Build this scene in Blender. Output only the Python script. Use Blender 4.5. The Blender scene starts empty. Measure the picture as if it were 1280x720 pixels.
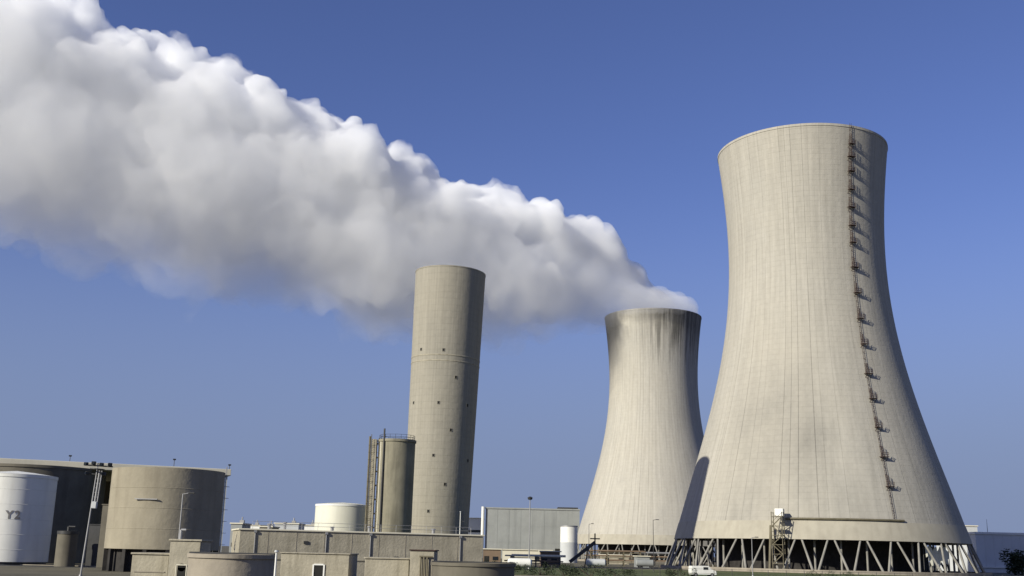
import bpy, bmesh, math, random
from mathutils import Vector, Matrix, noise
S = bpy.context.scene
COL = S.collection
R = math.radians
PI = math.pi
random.seed(7)

# ------------------------------------------------------------------ camera, sky, sun, exposure
F, HZ, ROLL, HC = 1350.0, 330.0, R(1.3), 3.6
TH = math.atan(HZ / F)
fwd = Vector((0, math.cos(TH), math.sin(TH)))
r0 = Vector((1, 0, 0)); u0 = r0.cross(fwd)
rt = r0 * math.cos(ROLL) + u0 * math.sin(ROLL)
up = u0 * math.cos(ROLL) - r0 * math.sin(ROLL)
cd = bpy.data.cameras.new('camera'); cam = bpy.data.objects.new('camera', cd); COL.objects.link(cam)
cam.matrix_world = Matrix(((rt.x, up.x, -fwd.x, 0), (rt.y, up.y, -fwd.y, 0), (rt.z, up.z, -fwd.z, HC), (0, 0, 0, 1)))
cd.sensor_width = 36; cd.lens = F / 1280 * 36; cd.clip_start = 0.5; cd.clip_end = 30000
S.camera = cam

SUN_AZ, SUN_EL = 50.0, 25.0        # degrees left of straight-behind-the-camera, and height
sv = Vector((-math.sin(R(SUN_AZ)) * math.cos(R(SUN_EL)), -math.cos(R(SUN_AZ)) * math.cos(R(SUN_EL)), math.sin(R(SUN_EL))))
w = bpy.data.worlds.new('World'); S.world = w; w.use_nodes = True
nt = w.node_tree; nt.nodes.clear()
sky = nt.nodes.new('ShaderNodeTexSky'); sky.sky_type = 'NISHITA'; sky.sun_disc = False
sky.sun_elevation = R(SUN_EL); sky.sun_rotation = math.atan2(sv.x, sv.y)
sky.altitude = 0; sky.air_density = 1.0; sky.dust_density = 0.6; sky.ozone_density = 3.0
bg = nt.nodes.new('ShaderNodeBackground'); bg.inputs[1].default_value = 0.066
wo = nt.nodes.new('ShaderNodeOutputWorld')
tint = nt.nodes.new('ShaderNodeMix'); tint.data_type = 'RGBA'; tint.blend_type = 'MULTIPLY'; tint.inputs[0].default_value = 1
tint.inputs[7].default_value = (1.0, .95, 1.38, 1)
hz = nt.nodes.new('ShaderNodeMix'); hz.data_type = 'RGBA'; hz.inputs[7].default_value = (2.5, 3.25, 5.3, 1)     # milky blue air low over the horizon
geo = nt.nodes.new('ShaderNodeNewGeometry'); sx_ = nt.nodes.new('ShaderNodeSeparateXYZ'); el = nt.nodes.new('ShaderNodeMapRange')
el.inputs[1].default_value = 0.0; el.inputs[2].default_value = -.38; el.inputs[3].default_value = .95; el.inputs[4].default_value = 0; el.interpolation_type = 'SMOOTHERSTEP'
nt.links.new(geo.outputs['Incoming'], sx_.inputs[0]); nt.links.new(sx_.outputs[2], el.inputs[0])
nt.links.new(sky.outputs[0], tint.inputs[6]); nt.links.new(tint.outputs[2], hz.inputs[6]); nt.links.new(el.outputs[0], hz.inputs[0])
nt.links.new(hz.outputs[2], bg.inputs[0]); nt.links.new(bg.outputs[0], wo.inputs[0])
sl = bpy.data.lights.new('sun', 'SUN'); sl.energy = 5.0; sl.angle = R(0.53); sl.color = (1, .945, .80)
so = bpy.data.objects.new('sun', sl); COL.objects.link(so)
so.rotation_euler = sv.to_track_quat('Z', 'Y').to_euler()
so.location = (0, 0, 200)
S.view_settings.view_transform = 'Standard'; S.view_settings.look = 'None'
S.view_settings.exposure = 0.30; S.view_settings.gamma = 1
S.cycles.volume_bounces = 12; S.cycles.max_bounces = 12
S.cycles.volume_step_rate = 1.0; S.cycles.volume_max_steps = 256
S.cycles.use_denoising = True

# ------------------------------------------------------------------ helpers
def at(x, y, Y):
    """world point seen at photo pixel x, y when it stands Y metres ahead"""
    d = fwd * F + rt * (x - 640) - up * (y - 360)
    return Vector((0, 0, HC)) + d * (Y / d.y)

class MB:
    def __init__(s): s.b = bmesh.new()
    def box(s, c, d, rz=0, bev=0, rot=None):
        m = Matrix.Translation(c) @ (rot.to_4x4() if rot else Matrix.Rotation(rz, 4, 'Z')) @ Matrix.Diagonal((*d, 1))
        g = bmesh.ops.create_cube(s.b, size=1, matrix=m)
        if bev:
            es = {e for v in g['verts'] for e in v.link_edges}
            bmesh.ops.bevel(s.b, geom=list(es), offset=bev, segments=1, affect='EDGES')
        return s
    def tube(s, a, b, r1, r2=None, n=10, caps=True):
        a = Vector(a); b = Vector(b); d = b - a
        m = Matrix.Translation((a + b) / 2) @ d.to_track_quat('Z', 'Y').to_matrix().to_4x4()
        bmesh.ops.create_cone(s.b, cap_ends=caps, segments=n, radius1=r1, radius2=r1 if r2 is None else r2, depth=d.length, matrix=m)
        return s
    def lathe(s, prof, n=96, c=(0, 0), a0=0, a1=2 * PI):
        full = abs(a1 - a0 - 2 * PI) < 1e-6
        k = n if full else n + 1
        rings = []
        for r, z in prof:
            rings.append([s.b.verts.new((c[0] + r * math.cos(a0 + (a1 - a0) * i / n), c[1] + r * math.sin(a0 + (a1 - a0) * i / n), z)) for i in range(k)])
        for A, B in zip(rings, rings[1:]):
            for i in range(n):
                j = (i + 1) % k
                s.b.faces.new((A[i], A[j], B[j], B[i]))
        return s
    def disc(s, r, z, n=64, c=(0, 0)):
        s.b.faces.new([s.b.verts.new((c[0] + r * math.cos(2 * PI * i / n), c[1] + r * math.sin(2 * PI * i / n), z)) for i in range(n)])
        return s
    def build(s, name, mat, parent=None, smooth=False, ang=35):
        me = bpy.data.meshes.new(name); s.b.normal_update(); s.b.to_mesh(me); s.b.free()
        if smooth:
            for p in me.polygons: p.use_smooth = True
            try: me.set_sharp_from_angle(angle=R(ang))
            except Exception: pass
        o = bpy.data.objects.new(name, me); COL.objects.link(o)
        me.materials.append(mat)
        if parent: o.parent = parent
        return o

def tag(o, label, cat, group=None):
    o['label'] = label; o['category'] = cat
    if group: o['group'] = group
    return o
def thing(name, loc, label, cat, group=None, rz=0):
    o = bpy.data.objects.new(name, None); COL.objects.link(o)
    o.location = loc; o.rotation_euler = (0, 0, rz); o.empty_display_size = .5
    return tag(o, label, cat, group)
def dup(root, loc, rz=0, label=None, scale=None):
    def cp(o, parent):
        c = o.copy(); COL.objects.link(c); c.parent = parent
        for ch in list(o.children): cp(ch, c)
        return c
    c = cp(root, None); c.location = loc; c.rotation_euler = (0, 0, rz)
    if label: c['label'] = label
    if scale: c.scale = scale
    return c

# ------------------------------------------------------------------ materials
def mat(name, col, rough=.85, metal=0, var=.15, vs=1.0, stain=0.0, stain_col=(.1, .09, .075), sz=.25, bump=.0, spec=.3):
    """base colour broken up by two noises; stain = streaky vertical dirt"""
    m = bpy.data.materials.new(name); m.use_nodes = True; t = m.node_tree; b = t.nodes['Principled BSDF']
    b.inputs['Roughness'].default_value = rough; b.inputs['Metallic'].default_value = metal
    b.inputs['Specular IOR Level'].default_value = spec
    tc = t.nodes.new('ShaderNodeTexCoord')
    n1 = t.nodes.new('ShaderNodeTexNoise'); n1.inputs['Scale'].default_value = .35 * vs; n1.inputs['Detail'].default_value = 8; n1.inputs['Roughness'].default_value = .65
    t.links.new(tc.outputs['Object'], n1.inputs['Vector'])
    mr = t.nodes.new('ShaderNodeMapRange'); mr.inputs[1].default_value = .3; mr.inputs[2].default_value = .7
    mr.inputs[3].default_value = 1 - var; mr.inputs[4].default_value = 1 + var
    t.links.new(n1.outputs[0], mr.inputs[0])
    mx = t.nodes.new('ShaderNodeMix'); mx.data_type = 'RGBA'; mx.blend_type = 'MULTIPLY'; mx.inputs[0].default_value = 1
    mx.inputs[6].default_value = (*[c_ * .74 for c_ in col], 1); t.links.new(mr.outputs[0], mx.inputs[7])
    out = mx.outputs[2]
    if stain:
        mp = t.nodes.new('ShaderNodeMapping'); mp.inputs['Scale'].default_value = (1.1 * vs, 1.1 * vs, .12 * vs)
        t.links.new(tc.outputs['Object'], mp.inputs[0])
        n2 = t.nodes.new('ShaderNodeTexNoise'); n2.inputs['Scale'].default_value = 1; n2.inputs['Detail'].default_value = 6
        t.links.new(mp.outputs[0], n2.inputs['Vector'])
        r2 = t.nodes.new('ShaderNodeMapRange'); r2.inputs[1].default_value = .48; r2.inputs[2].default_value = .72
        r2.inputs[3].default_value = 0; r2.inputs[4].default_value = stain
        t.links.new(n2.outputs[0], r2.inputs[0])
        m2 = t.nodes.new('ShaderNodeMix'); m2.data_type = 'RGBA'; m2.inputs[7].default_value = (*[c_ * .74 for c_ in stain_col], 1)
        t.links.new(r2.outputs[0], m2.inputs[0]); t.links.new(out, m2.inputs[6]); out = m2.outputs[2]
    t.links.new(out, b.inputs['Base Color'])
    if bump:
        n3 = t.nodes.new('ShaderNodeTexNoise'); n3.inputs['Scale'].default_value = 3 * vs; n3.inputs['Detail'].default_value = 6
        t.links.new(tc.outputs['Object'], n3.inputs['Vector'])
        bp = t.nodes.new('ShaderNodeBump'); bp.inputs['Strength'].default_value = bump; bp.inputs['Distance'].default_value = .1
        t.links.new(n3.outputs[0], bp.inputs['Height']); t.links.new(bp.outputs[0], b.inputs['Normal'])
    return m

def N(t, kind, **kw):
    n = t.nodes.new(kind)
    for k, v in kw.items(): setattr(n, k, v)
    return n
def math_(t, op, a, b=None, c=None, clamp=False):
    n = t.nodes.new('ShaderNodeMath'); n.operation = op; n.use_clamp = clamp
    for i, v in enumerate((a, b, c)):
        if v is None: continue
        if isinstance(v, (int, float)): n.inputs[i].default_value = v
        else: t.links.new(v, n.inputs[i])
    return n.outputs[0]

def tower_mat(name, base, seed, streak=0.0, ribs=96, patch=.35, jstr=.36, blob=None):
    """board-marked concrete: vertical form joints by angle, pour lifts by height, weathering patches, black run-off near the rim"""
    m = bpy.data.materials.new(name); m.use_nodes = True; t = m.node_tree; b = t.nodes['Principled BSDF']
    b.inputs['Roughness'].default_value = .9; b.inputs['Specular IOR Level'].default_value = .2
    tc = N(t, 'ShaderNodeTexCoord'); sp = N(t, 'ShaderNodeSeparateXYZ'); t.links.new(tc.outputs['Object'], sp.inputs[0])
    x, y, z = sp.outputs
    ang = math_(t, 'ARCTAN2', y, x)
    u = math_(t, 'MULTIPLY', ang, ribs / (2 * PI))
    fu = math_(t, 'ABSOLUTE', math_(t, 'SUBTRACT', math_(t, 'FRACT', u), .5))      # .5 at a joint
    jv = math_(t, 'MULTIPLY', math_(t, 'GREATER_THAN', fu, .455), 1)
    fz = math_(t, 'ABSOLUTE', math_(t, 'SUBTRACT', math_(t, 'FRACT', math_(t, 'MULTIPLY', z, 1 / 1.6)), .5))
    jz = math_(t, 'GREATER_THAN', fz, .44)
    # per-rib and per-lift tone
    wn = N(t, 'ShaderNodeTexWhiteNoise', noise_dimensions='2D')
    cb = N(t, 'ShaderNodeCombineXYZ'); t.links.new(math_(t, 'FLOOR', u), cb.inputs[0]); t.links.new(math_(t, 'FLOOR', math_(t, 'MULTIPLY', z, 1 / 1.6)), cb.inputs[1])
    t.links.new(cb.outputs[0], wn.inputs['Vector'])
    wr = N(t, 'ShaderNodeTexWhiteNoise', noise_dimensions='1D'); t.links.new(math_(t, 'FLOOR', math_(t, 'ADD', u, .5)), wr.inputs['W'])
    # joint strength varies per rib
    js = math_(t, 'MULTIPLY', jv, math_(t, 'POWER', wr.outputs[0], 2.2))
    # weathering noise in (angle, z) space
    cv = N(t, 'ShaderNodeCombineXYZ'); t.links.new(math_(t, 'MULTIPLY', ang, 22), cv.inputs[0]); t.links.new(math_(t, 'MULTIPLY', z, .045), cv.inputs[1]); cv.inputs[2].default_value = seed
    n1 = N(t, 'ShaderNodeTexNoise'); n1.inputs['Scale'].default_value = 1; n1.inputs['Detail'].default_value = 7; n1.inputs['Roughness'].default_value = .6
    t.links.new(cv.outputs[0], n1.inputs['Vector'])
    n2 = N(t, 'ShaderNodeTexNoise'); n2.inputs['Scale'].default_value = .035; n2.inputs['Detail'].default_value = 9; n2.inputs['Roughness'].default_value = .62
    mp = N(t, 'ShaderNodeMapping'); mp.inputs['Location'].default_value = (seed * 13, seed * 7, seed * 3); mp.inputs['Scale'].default_value = (1, 1, .55)
    t.links.new(tc.outputs['Object'], mp.inputs[0]); t.links.new(mp.outputs[0], n2.inputs['Vector'])
    n3 = N(t, 'ShaderNodeTexNoise'); n3.inputs['Scale'].default_value = .9; n3.inputs['Detail'].default_value = 6
    t.links.new(tc.outputs['Object'], n3.inputs['Vector'])
    v = math_(t, 'SUBTRACT', 1.0, math_(t, 'MULTIPLY', js, jstr))
    v = math_(t, 'SUBTRACT', v, math_(t, 'MULTIPLY', jz, .032))
    v = math_(t, 'ADD', v, math_(t, 'MULTIPLY', math_(t, 'SUBTRACT', wn.outputs[0], .5), .035))
    v = math_(t, 'ADD', v, math_(t, 'MULTIPLY', math_(t, 'SUBTRACT', wr.outputs[0], .5), .045))
    v = math_(t, 'ADD', v, math_(t, 'MULTIPLY', math_(t, 'SUBTRACT', n1.outputs[0], .5), .55))
    v = math_(t, 'ADD', v, math_(t, 'MULTIPLY', math_(t, 'SUBTRACT', n3.outputs[0], .5), .16))
    pr = N(t, 'ShaderNodeMapRange'); pr.inputs[1].default_value = .50; pr.inputs[2].default_value = .72; pr.inputs[3].default_value = 0; pr.inputs[4].default_value = patch
    t.links.new(n2.outputs[0], pr.inputs[0])
    pz = N(t, 'ShaderNodeMapRange'); pz.inputs[1].default_value = 60; pz.inputs[2].default_value = 82; pz.inputs[3].default_value = 1; pz.inputs[4].default_value = .12
    t.links.new(z, pz.inputs[0])
    v = math_(t, 'SUBTRACT', v, math_(t, 'MULTIPLY', pr.outputs[0], pz.outputs[0]))
    if blob:
        ca = math_(t, 'COSINE', math_(t, 'SUBTRACT', ang, blob[0]))
        b1 = N(t, 'ShaderNodeMapRange', interpolation_type='SMOOTHSTEP'); b1.inputs[1].default_value = math.cos(blob[1]); b1.inputs[2].default_value = 1.0; t.links.new(ca, b1.inputs[0])
        b2 = N(t, 'ShaderNodeMapRange', interpolation_type='SMOOTHSTEP'); b2.inputs[1].default_value = blob[3]; b2.inputs[2].default_value = 0.0
        t.links.new(math_(t, 'ABSOLUTE', math_(t, 'SUBTRACT', z, blob[2])), b2.inputs[0])
        nb = math_(t, 'MULTIPLY', math_(t, 'SUBTRACT', math_(t, 'ADD', n2.outputs[0], math_(t, 'MULTIPLY', n1.outputs[0], .6)), .55), 1.6, clamp=True)
        v = math_(t, 'SUBTRACT', v, math_(t, 'MULTIPLY', math_(t, 'MULTIPLY', b1.outputs[0], b2.outputs[0]), math_(t, 'MULTIPLY', nb, .55)))
    if streak:
        cs = N(t, 'ShaderNodeCombineXYZ'); t.links.new(math_(t, 'MULTIPLY', ang, 20), cs.inputs[0]); t.links.new(math_(t, 'MULTIPLY', z, .02), cs.inputs[1]); cs.inputs[2].default_value = seed + 5
        n4 = N(t, 'ShaderNodeTexNoise'); n4.inputs['Scale'].default_value = 1.0; n4.inputs['Detail'].default_value = 5; n4.inputs['Roughness'].default_value = .75
        t.links.new(cs.outputs[0], n4.inputs['Vector'])
        zz = N(t, 'ShaderNodeMapRange'); zz.inputs[1].default_value = 74; zz.inputs[2].default_value = 124; zz.inputs[3].default_value = -.34; zz.inputs[4].default_value = .06; zz.clamp = True
        t.links.new(z, zz.inputs[0])
        k = math_(t, 'MULTIPLY', math_(t, 'ADD', math_(t, 'SUBTRACT', n4.outputs[0], .40), zz.outputs[0]), 5.5, clamp=True)
        # runs only on the weather side
        side = N(t, 'ShaderNodeMapRange'); side.inputs[1].default_value = -14; side.inputs[2].default_value = 2
        t.links.new(x, side.inputs[0])
        k = math_(t, 'MULTIPLY', k, side.outputs[0])
        v = math_(t, 'MULTIPLY', v, math_(t, 'SUBTRACT', 1, math_(t, 'MULTIPLY', k, streak)))
    v = math_(t, 'MAXIMUM', v, .12)
    mx = N(t, 'ShaderNodeMix', data_type='RGBA', blend_type='MULTIPLY'); mx.inputs[0].default_value = 1
    # slight hue drift between grey and buff
    hm = N(t, 'ShaderNodeMix', data_type='RGBA'); hm.inputs[6].default_value = (*base, 1); hm.inputs[7].default_value = (base[0] * .93, base[1] * .98, base[2] * 1.08, 1)
    t.links.new(n2.outputs[0], hm.inputs[0])
    t.links.new(hm.outputs[2], mx.inputs[6]); t.links.new(v, mx.inputs[7])
    t.links.new(mx.outputs[2], b.inputs['Base Color'])
    bp = N(t, 'ShaderNodeBump'); bp.inputs['Strength'].default_value = .5; bp.inputs['Distance'].default_value = .12
    h = math_(t, 'SUBTRACT', n3.outputs[0], math_(t, 'ADD', math_(t, 'MULTIPLY', js, .8), math_(t, 'MULTIPLY', jz, .3)))
    t.links.new(h, bp.inputs['Height']); t.links.new(bp.outputs[0], b.inputs['Normal'])
    return m

BUFF = (.43, .385, .30)
M = {}
M['tower_near'] = tower_mat('tower_near_concrete', (.36, .333, .275), 1.0, streak=0, patch=.15, blob=(R(-105.7 - 20), R(34), 38, 46))
M['tower_far'] = tower_mat('tower_far_concrete', (.38, .353, .295), 4.0, streak=.68, patch=.2)
M['lintel'] = mat('lintel_concrete', (.455, .425, .345), var=.12, vs=.5, stain=.3, stain_col=(.28, .25, .2))
M['leg'] = mat('leg_concrete', (.30, .29, .26), var=.2, stain=.25)
M['shade_dark'] = mat('painted_shade_dark', (.035, .032, .03), var=.5, vs=2)  # interior and recess shade put into a near-black colour
M['chimney'] = tower_mat('chimney_concrete', (.275, .252, .198), 2.0, ribs=18, patch=.25, jstr=.08)
M['silo'] = mat('silo_concrete', (.28, .26, .19), var=.2, vs=.7, stain=.7, stain_col=(.13, .12, .09), bump=.3)
M['tank'] = mat('tank_concrete', (.35, .315, .235), var=.16, vs=.6, stain=.45, stain_col=(.2, .17, .12), bump=.4)
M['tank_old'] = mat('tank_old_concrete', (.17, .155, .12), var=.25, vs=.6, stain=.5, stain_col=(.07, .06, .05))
M['block'] = mat('block_concrete', (.42, .385, .295), var=.22, vs=1.4, stain=.5, stain_col=(.2, .18, .13), bump=.4)
M['block_grey'] = mat('block_grey_concrete', (.36, .32, .255), var=.2, vs=.8, stain=.4, stain_col=(.17, .15, .12), bump=.4)
M['slab'] = mat('slab_concrete', (.74, .70, .56), var=.08, vs=.8, stain=.2, stain_col=(.5, .47, .38))
M['white'] = mat('white_paint', (.92, .92, .86), rough=.5, var=.06, vs=.6, stain=.2, stain_col=(.4, .38, .33))
M['cream'] = mat('cream_paint', (.80, .79, .66), rough=.6, var=.05, vs=.5, stain=.15, stain_col=(.4, .37, .3))
M['clad'] = mat('grey_cladding', (.33, .345, .335), rough=.6, var=.12, vs=.25, stain=.3, stain_col=(.13, .14, .14))  # grey lightened evenly to stand in for distance haze
M['clad_blue'] = mat('pale_cladding', (.72, .74, .74), rough=.5, var=.1, vs=.25)
M['pale'] = mat('pale_wall', (.58, .60, .60), var=.1, vs=.3)
M['steel'] = mat('galvanised_steel', (.38, .38, .38), rough=.5, metal=.4, var=.12, vs=3)
M['steel_dark'] = mat('dark_steel', (.07, .07, .07), rough=.5, metal=.3, var=.2, vs=3)
M['rust'] = mat('rusty_red_steel', (.07, .042, .036), rough=.8, var=.3, vs=3)
M['olive'] = mat('weathered_pipe', (.17, .15, .10), rough=.7, var=.25, vs=2)
M['glass'] = mat('dark_glass', (.02, .025, .03), rough=.15, var=.1)
M['black'] = mat('opening_dark', (.02, .02, .018), var=.3)
M['marks'] = mat('black_marking_paint', (.26, .25, .24), rough=.6, var=.1)
M['ground'] = mat('ground_dirt', (.15, .135, .09), var=.35, vs=.25, bump=.5)
M['asphalt'] = mat('asphalt', (.06, .06, .058), var=.2, vs=1, bump=.3)
M['brown'] = mat('brown_cladding', (.22, .16, .11), var=.2, vs=.8)
M['bark'] = mat('bark', (.09, .07, .05), var=.2, vs=5)
M['leaf'] = mat('leaf_green', (.035, .05, .02), rough=.7, var=.5, vs=3)
M['grass'] = mat('grass_green', (.10, .125, .04), rough=.9, var=.4, vs=.6, bump=.5)
M['rubber'] = mat('tyre_rubber', (.02, .02, .02), var=.1)

# ------------------------------------------------------------------ setting
def structure(o): o['kind'] = 'structure'; return o
g = MB(); n = 72
ring = [0, 60, 120, 180, 260, 360, 500, 800, 1500, 4000, 9000]
vs = []
for ri, r in enumerate(ring[1:]):
    vs.append([g.b.verts.new((r * math.cos(2 * PI * i / n), r * math.sin(2 * PI * i / n), 0)) for i in range(n)])
g.b.faces.new(vs[0])
for A, B in zip(vs, vs[1:]):
    for i in range(n): g.b.faces.new((A[i], B[i], B[(i + 1) % n], A[(i + 1) % n]))
structure(g.build('ground', M['ground']))
g = MB(); g.box((95, 232, .03), (330, 95, .06)); structure(g.build('grass_field', M['grass']))
g = MB(); g.box((-20, 167, .004), (560, 7, .008)); structure(g.build('road', M['asphalt']))
g = MB(); g.box((-20, 171.2, .065), (560, .8, .13), bev=.02); structure(g.build('pavement', M['block_grey']))

# ------------------------------------------------------------------ cooling towers
ZS = [8.8, 20.0, 33.1, 57.4, 81.7, 106.0, 130.3]
CO = [-1.65828572e-07, 5.36642191e-05, -3.50086454e-03, -2.25785125e-01, 4.44556483e+01]
def rad(z):
    return ((((CO[0] * z + CO[1]) * z + CO[2]) * z + CO[3]) * z + CO[4])
def rot(v, a): return Vector((v[0] * math.cos(a) - v[1] * math.sin(a), v[0] * math.sin(a) + v[1] * math.cos(a), v[2]))

def make_tower(loc, label, shell_m, npair=32):
    root = thing('cooling_tower', loc, label, 'cooling tower', 'hyperbolic cooling towers')
    m = MB()
    prof = [(rad(8.8 + (130.3 - 8.8) * i / 80), 8.8 + (130.3 - 8.8) * i / 80) for i in range(81)]
    rT = prof[-1][0]
    prof += [(rT + .14, 130.35), (rT + .14, 131.1), (rT - .6, 131.1)]
    prof += [(rad(z) - .6, z) for z in [130 - 121.2 * i / 30 for i in range(31)]]
    prof += [(rad(8.8), 8.8)]
    m.lathe(prof, n=160); bmesh.ops.remove_doubles(m.b, verts=m.b.verts, dist=1e-4)
    m.build('shell', shell_m, root, smooth=True, ang=30)
    # ring beam: paler band a little proud of the shell
    m = MB(); r1 = rad(8.8) + .22
    m.lathe([(r1 - 1.0, 8.55), (r1, 8.55), (rad(10.6) + .18, 10.6), (rad(13.4) + .10, 13.4), (rad(13.4) - .05, 13.4)], n=160)
    m.build('ring_beam', M['lintel'], root, smooth=True)
    # diagonal columns
    rB, rTp = rad(8.8) + 3.2, rad(8.8) - .2
    step = 2 * PI / npair
    for s in (-1, 1):
        m = MB()
        a = rot((rTp, 0, 8.6), s * step * .10); b = rot((rB, 0, .1), s * step * .44)
        m.tube(a, b, .26, .33, n=8)
        first = m.build('leg', M['leg'], root, smooth=True)
        for k in range(1, npair):
            c = first.copy(); COL.objects.link(c); c.parent = root; c.rotation_euler = (0, 0, k * step)
    m = MB(); m.lathe([(rB + 1.6, 0), (rB + 1.6, .9), (rB + 1.2, .9), (rB + 1.2, 0.02)], n=96)
    m.build('basin_wall', M['block_grey'], root)
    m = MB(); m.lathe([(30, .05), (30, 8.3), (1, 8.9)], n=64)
    m.build('fill_pack', M['shade_dark'], root)  # near-black cylinder added to carry the shade inside the shell
    m = MB(); m.tube((38.5, 0, .05), (38.5, 0, 8.7), .28, n=8); first = m.build('inner_column', M['leg'], root, smooth=True); first.rotation_euler = (0, 0, .05)
    for k in range(1, 36):
        c = first.copy(); COL.objects.link(c); c.parent = root; c.rotation_euler = (0, 0, .05 + 2 * PI * k / 36)
    return root

T1 = Vector((92.9, 330, 0)); T2 = Vector((78.4, 585, 0))
tower1 = make_tower(T1, 'nearer larger cooling tower of pale board-marked concrete with rusty access ladder and no steam', M['tower_near'])
tower2 = make_tower(T2, 'farther cooling tower with steam pouring from its rim and dark streaks below the lip', M['tower_far'])
tower2.rotation_euler = (0, 0, R(2.3))

# access ladder up the near tower
face = math.atan2(-T1.y, -T1.x)
LA = face + R(33)
def onsh(z, out=0.0, side=0.0):
    r = rad(z) + out; a_ = LA - R(4.5) * max(0.0, min(1.0, (75 - z) / 60))
    c, s = math.cos(a_), math.sin(a_)
    return Vector((r * c - side * s, r * s + side * c, z))
m = MB()
zs_ = [14.5 + (131.5 - 14.5) * i / 60 for i in range(61)]
for a, b in zip(zs_, zs_[1:]):
    for sd in (-.28, .28): m.tube(onsh(a, .45, sd), onsh(b, .45, sd), .05, n=5)
    m.tube(onsh(a, 0, .0), onsh(a, .5, 0), .06, n=5)
z = 14.5
while z < 131:
    m.tube(onsh(z, .45, -.28), onsh(z, .45, .28), .035, n=4); z += .6
lad = m.build('ladder', M['rust'], tower1)
# landings: z found from where they show on the tower
def zy(y):
    lo, hi = 9, 131
    for _ in range(40):
        mid = (lo + hi) / 2
        P = onsh(mid, .4) + T1 - Vector((0, 0, HC)); py = 360 - F * P.dot(up) / P.dot(fwd)
        if py > y: lo = mid
        else: hi = mid
    return lo
for i, y in enumerate((180, 196, 214, 237, 259, 282, 303, 334, 366, 398, 430, 467, 498, 534, 571, 608)):
    z = zy(y); m = MB(); a_ = LA - R(4.5) * max(0.0, min(1.0, (75 - z) / 60)); c, s = math.cos(a_), math.sin(a_)
    e1 = Vector((c, s, 0)); e2 = Vector((-s, c, 0)); sd = .35
    lw = 1.7 + .8 * ((i * 37) % 10) / 10
    ctr = onsh(z, .75, sd)
    rm = Matrix((e1, e2, Vector((0, 0, 1)))).transposed()
    m.box(ctr, (1.2, lw, .14), rot=rm)
    for dx in (-.0, .55):
        for dy in (-1.0, 0, 1.0): m.tube(ctr + e1 * dx + e2 * dy, ctr + e1 * dx + e2 * dy + Vector((0, 0, 1.15)), .055, n=5)
    for hz in (.6, 1.15):
        m.tube(ctr + e1 * .55 - e2 * 1.0 + Vector((0, 0, hz)), ctr + e1 * .55 + e2 * 1.0 + Vector((0, 0, hz)), .06, n=5)
        for q in (-1, 1): m.tube(ctr + e2 * q + Vector((0, 0, hz)), ctr + e1 * .55 + e2 * q + Vector((0, 0, hz)), .05, n=5)
    for q in (-.8, .8): m.tube(onsh(z - 1.1, 0, sd + q), ctr + e1 * .6 + e2 * q, .07, n=5)
    # safety cage of hoops above the landing, toward the other side
    for k in range(5):
        hz = z + 1.5 + .35 * k
        P = [onsh(hz, .45 + .75 * math.sin(PI * j / 6), -.45 - .42 * math.cos(PI * j / 6) + .45) for j in range(7)]
        for a, b in zip(P, P[1:]): m.tube(a, b, .045, n=4)
    for j in (1, 3, 5):
        m.tube(onsh(z, .45 + .75 * math.sin(PI * j / 6), -.42 * math.cos(PI * j / 6)), onsh(z + 2.9, .45 + .75 * math.sin(PI * j / 6), -.42 * math.cos(PI * j / 6)), .045, n=4)
    m.build('landing', M['rust'], tower1)
# collecting pipe round the foot of the shell
def az_px(x, z, lo=-80, hi=80):
    """angle (from the camera-facing meridian) whose point at height z shows at pixel x"""
    for _ in range(40):
        mid = (lo + hi) / 2; a = face + R(mid); P = Vector((rad(z) * math.cos(a), rad(z) * math.sin(a), z)) + T1 - Vector((0, 0, HC))
        if 640 + F * P.dot(rt) / P.dot(fwd) < x: lo = mid
        else: hi = mid
    return face + R(lo)
a0, a1 = az_px(982, 13.9), az_px(1129, 13.9)
m = MB(); K = 28
for k in range(K):
    a = a0 + (a1 - a0) * k / K; b = a0 + (a1 - a0) * (k + 1) / K; q = rad(13.9) + .45
    m.tube((q * math.cos(a), q * math.sin(a), 13.9), (q * math.cos(b), q * math.sin(b), 13.9), .28, n=8)
    m.tube(((q - .5) * math.cos(a), (q - .5) * math.sin(a), 13.6), (q * math.cos(a), q * math.sin(a), 13.6), .06, n=4)
m.build('ring_pipe', M['olive'], tower1, smooth=True)
# valve house and pipe riser below it
a = az_px(977, 14); e1 = Vector((math.cos(a), math.sin(a), 0)); e2 = Vector((-math.sin(a), math.cos(a), 0)); rm = Matrix((e1, e2, Vector((0, 0, 1)))).transposed()
q = rad(8.8) + 3.6
m = MB()
for dy in (-1.4, 1.4):
    for dx in (0, 2.0): m.tube(e1 * (q - 2 + dx) + e2 * dy, e1 * (q - 2 + dx) + e2 * dy + Vector((0, 0, 15.5)), .11, n=6)
for k in range(6):
    z = 2.2 + k * 2.4
    m.box(e1 * (q - 1) + Vector((0, 0, z)), (2.2, 3.0, .12), rot=rm)
    if k < 5:
        s = 1 if k % 2 else -1
        m.tube(e1 * (q - .2) + e2 * (1.3 * s) + Vector((0, 0, z)), e1 * (q - .2) - e2 * (1.3 * s) + Vector((0, 0, z + 2.4)), .14, n=6)
        m.tube(e1 * q + e2 * (1.3 * s) + Vector((0, 0, z + 1)), e1 * q - e2 * (1.3 * s) + Vector((0, 0, z + 3.4)), .05, n=5)
    for dy in (-1.45, 1.45): m.tube(e1 * (q - 2) + e2 * dy + Vector((0, 0, z + 1)), e1 * q + e2 * dy + Vector((0, 0, z + 1)), .05, n=5)
m.tube(e1 * (q + .3) - e2 * 2.2, e1 * (q - 2.2) - e2 * 2.2 + Vector((0, 0, 12)), .35, n=10)
m.build('stair_frame', M['olive'], tower1)
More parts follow.
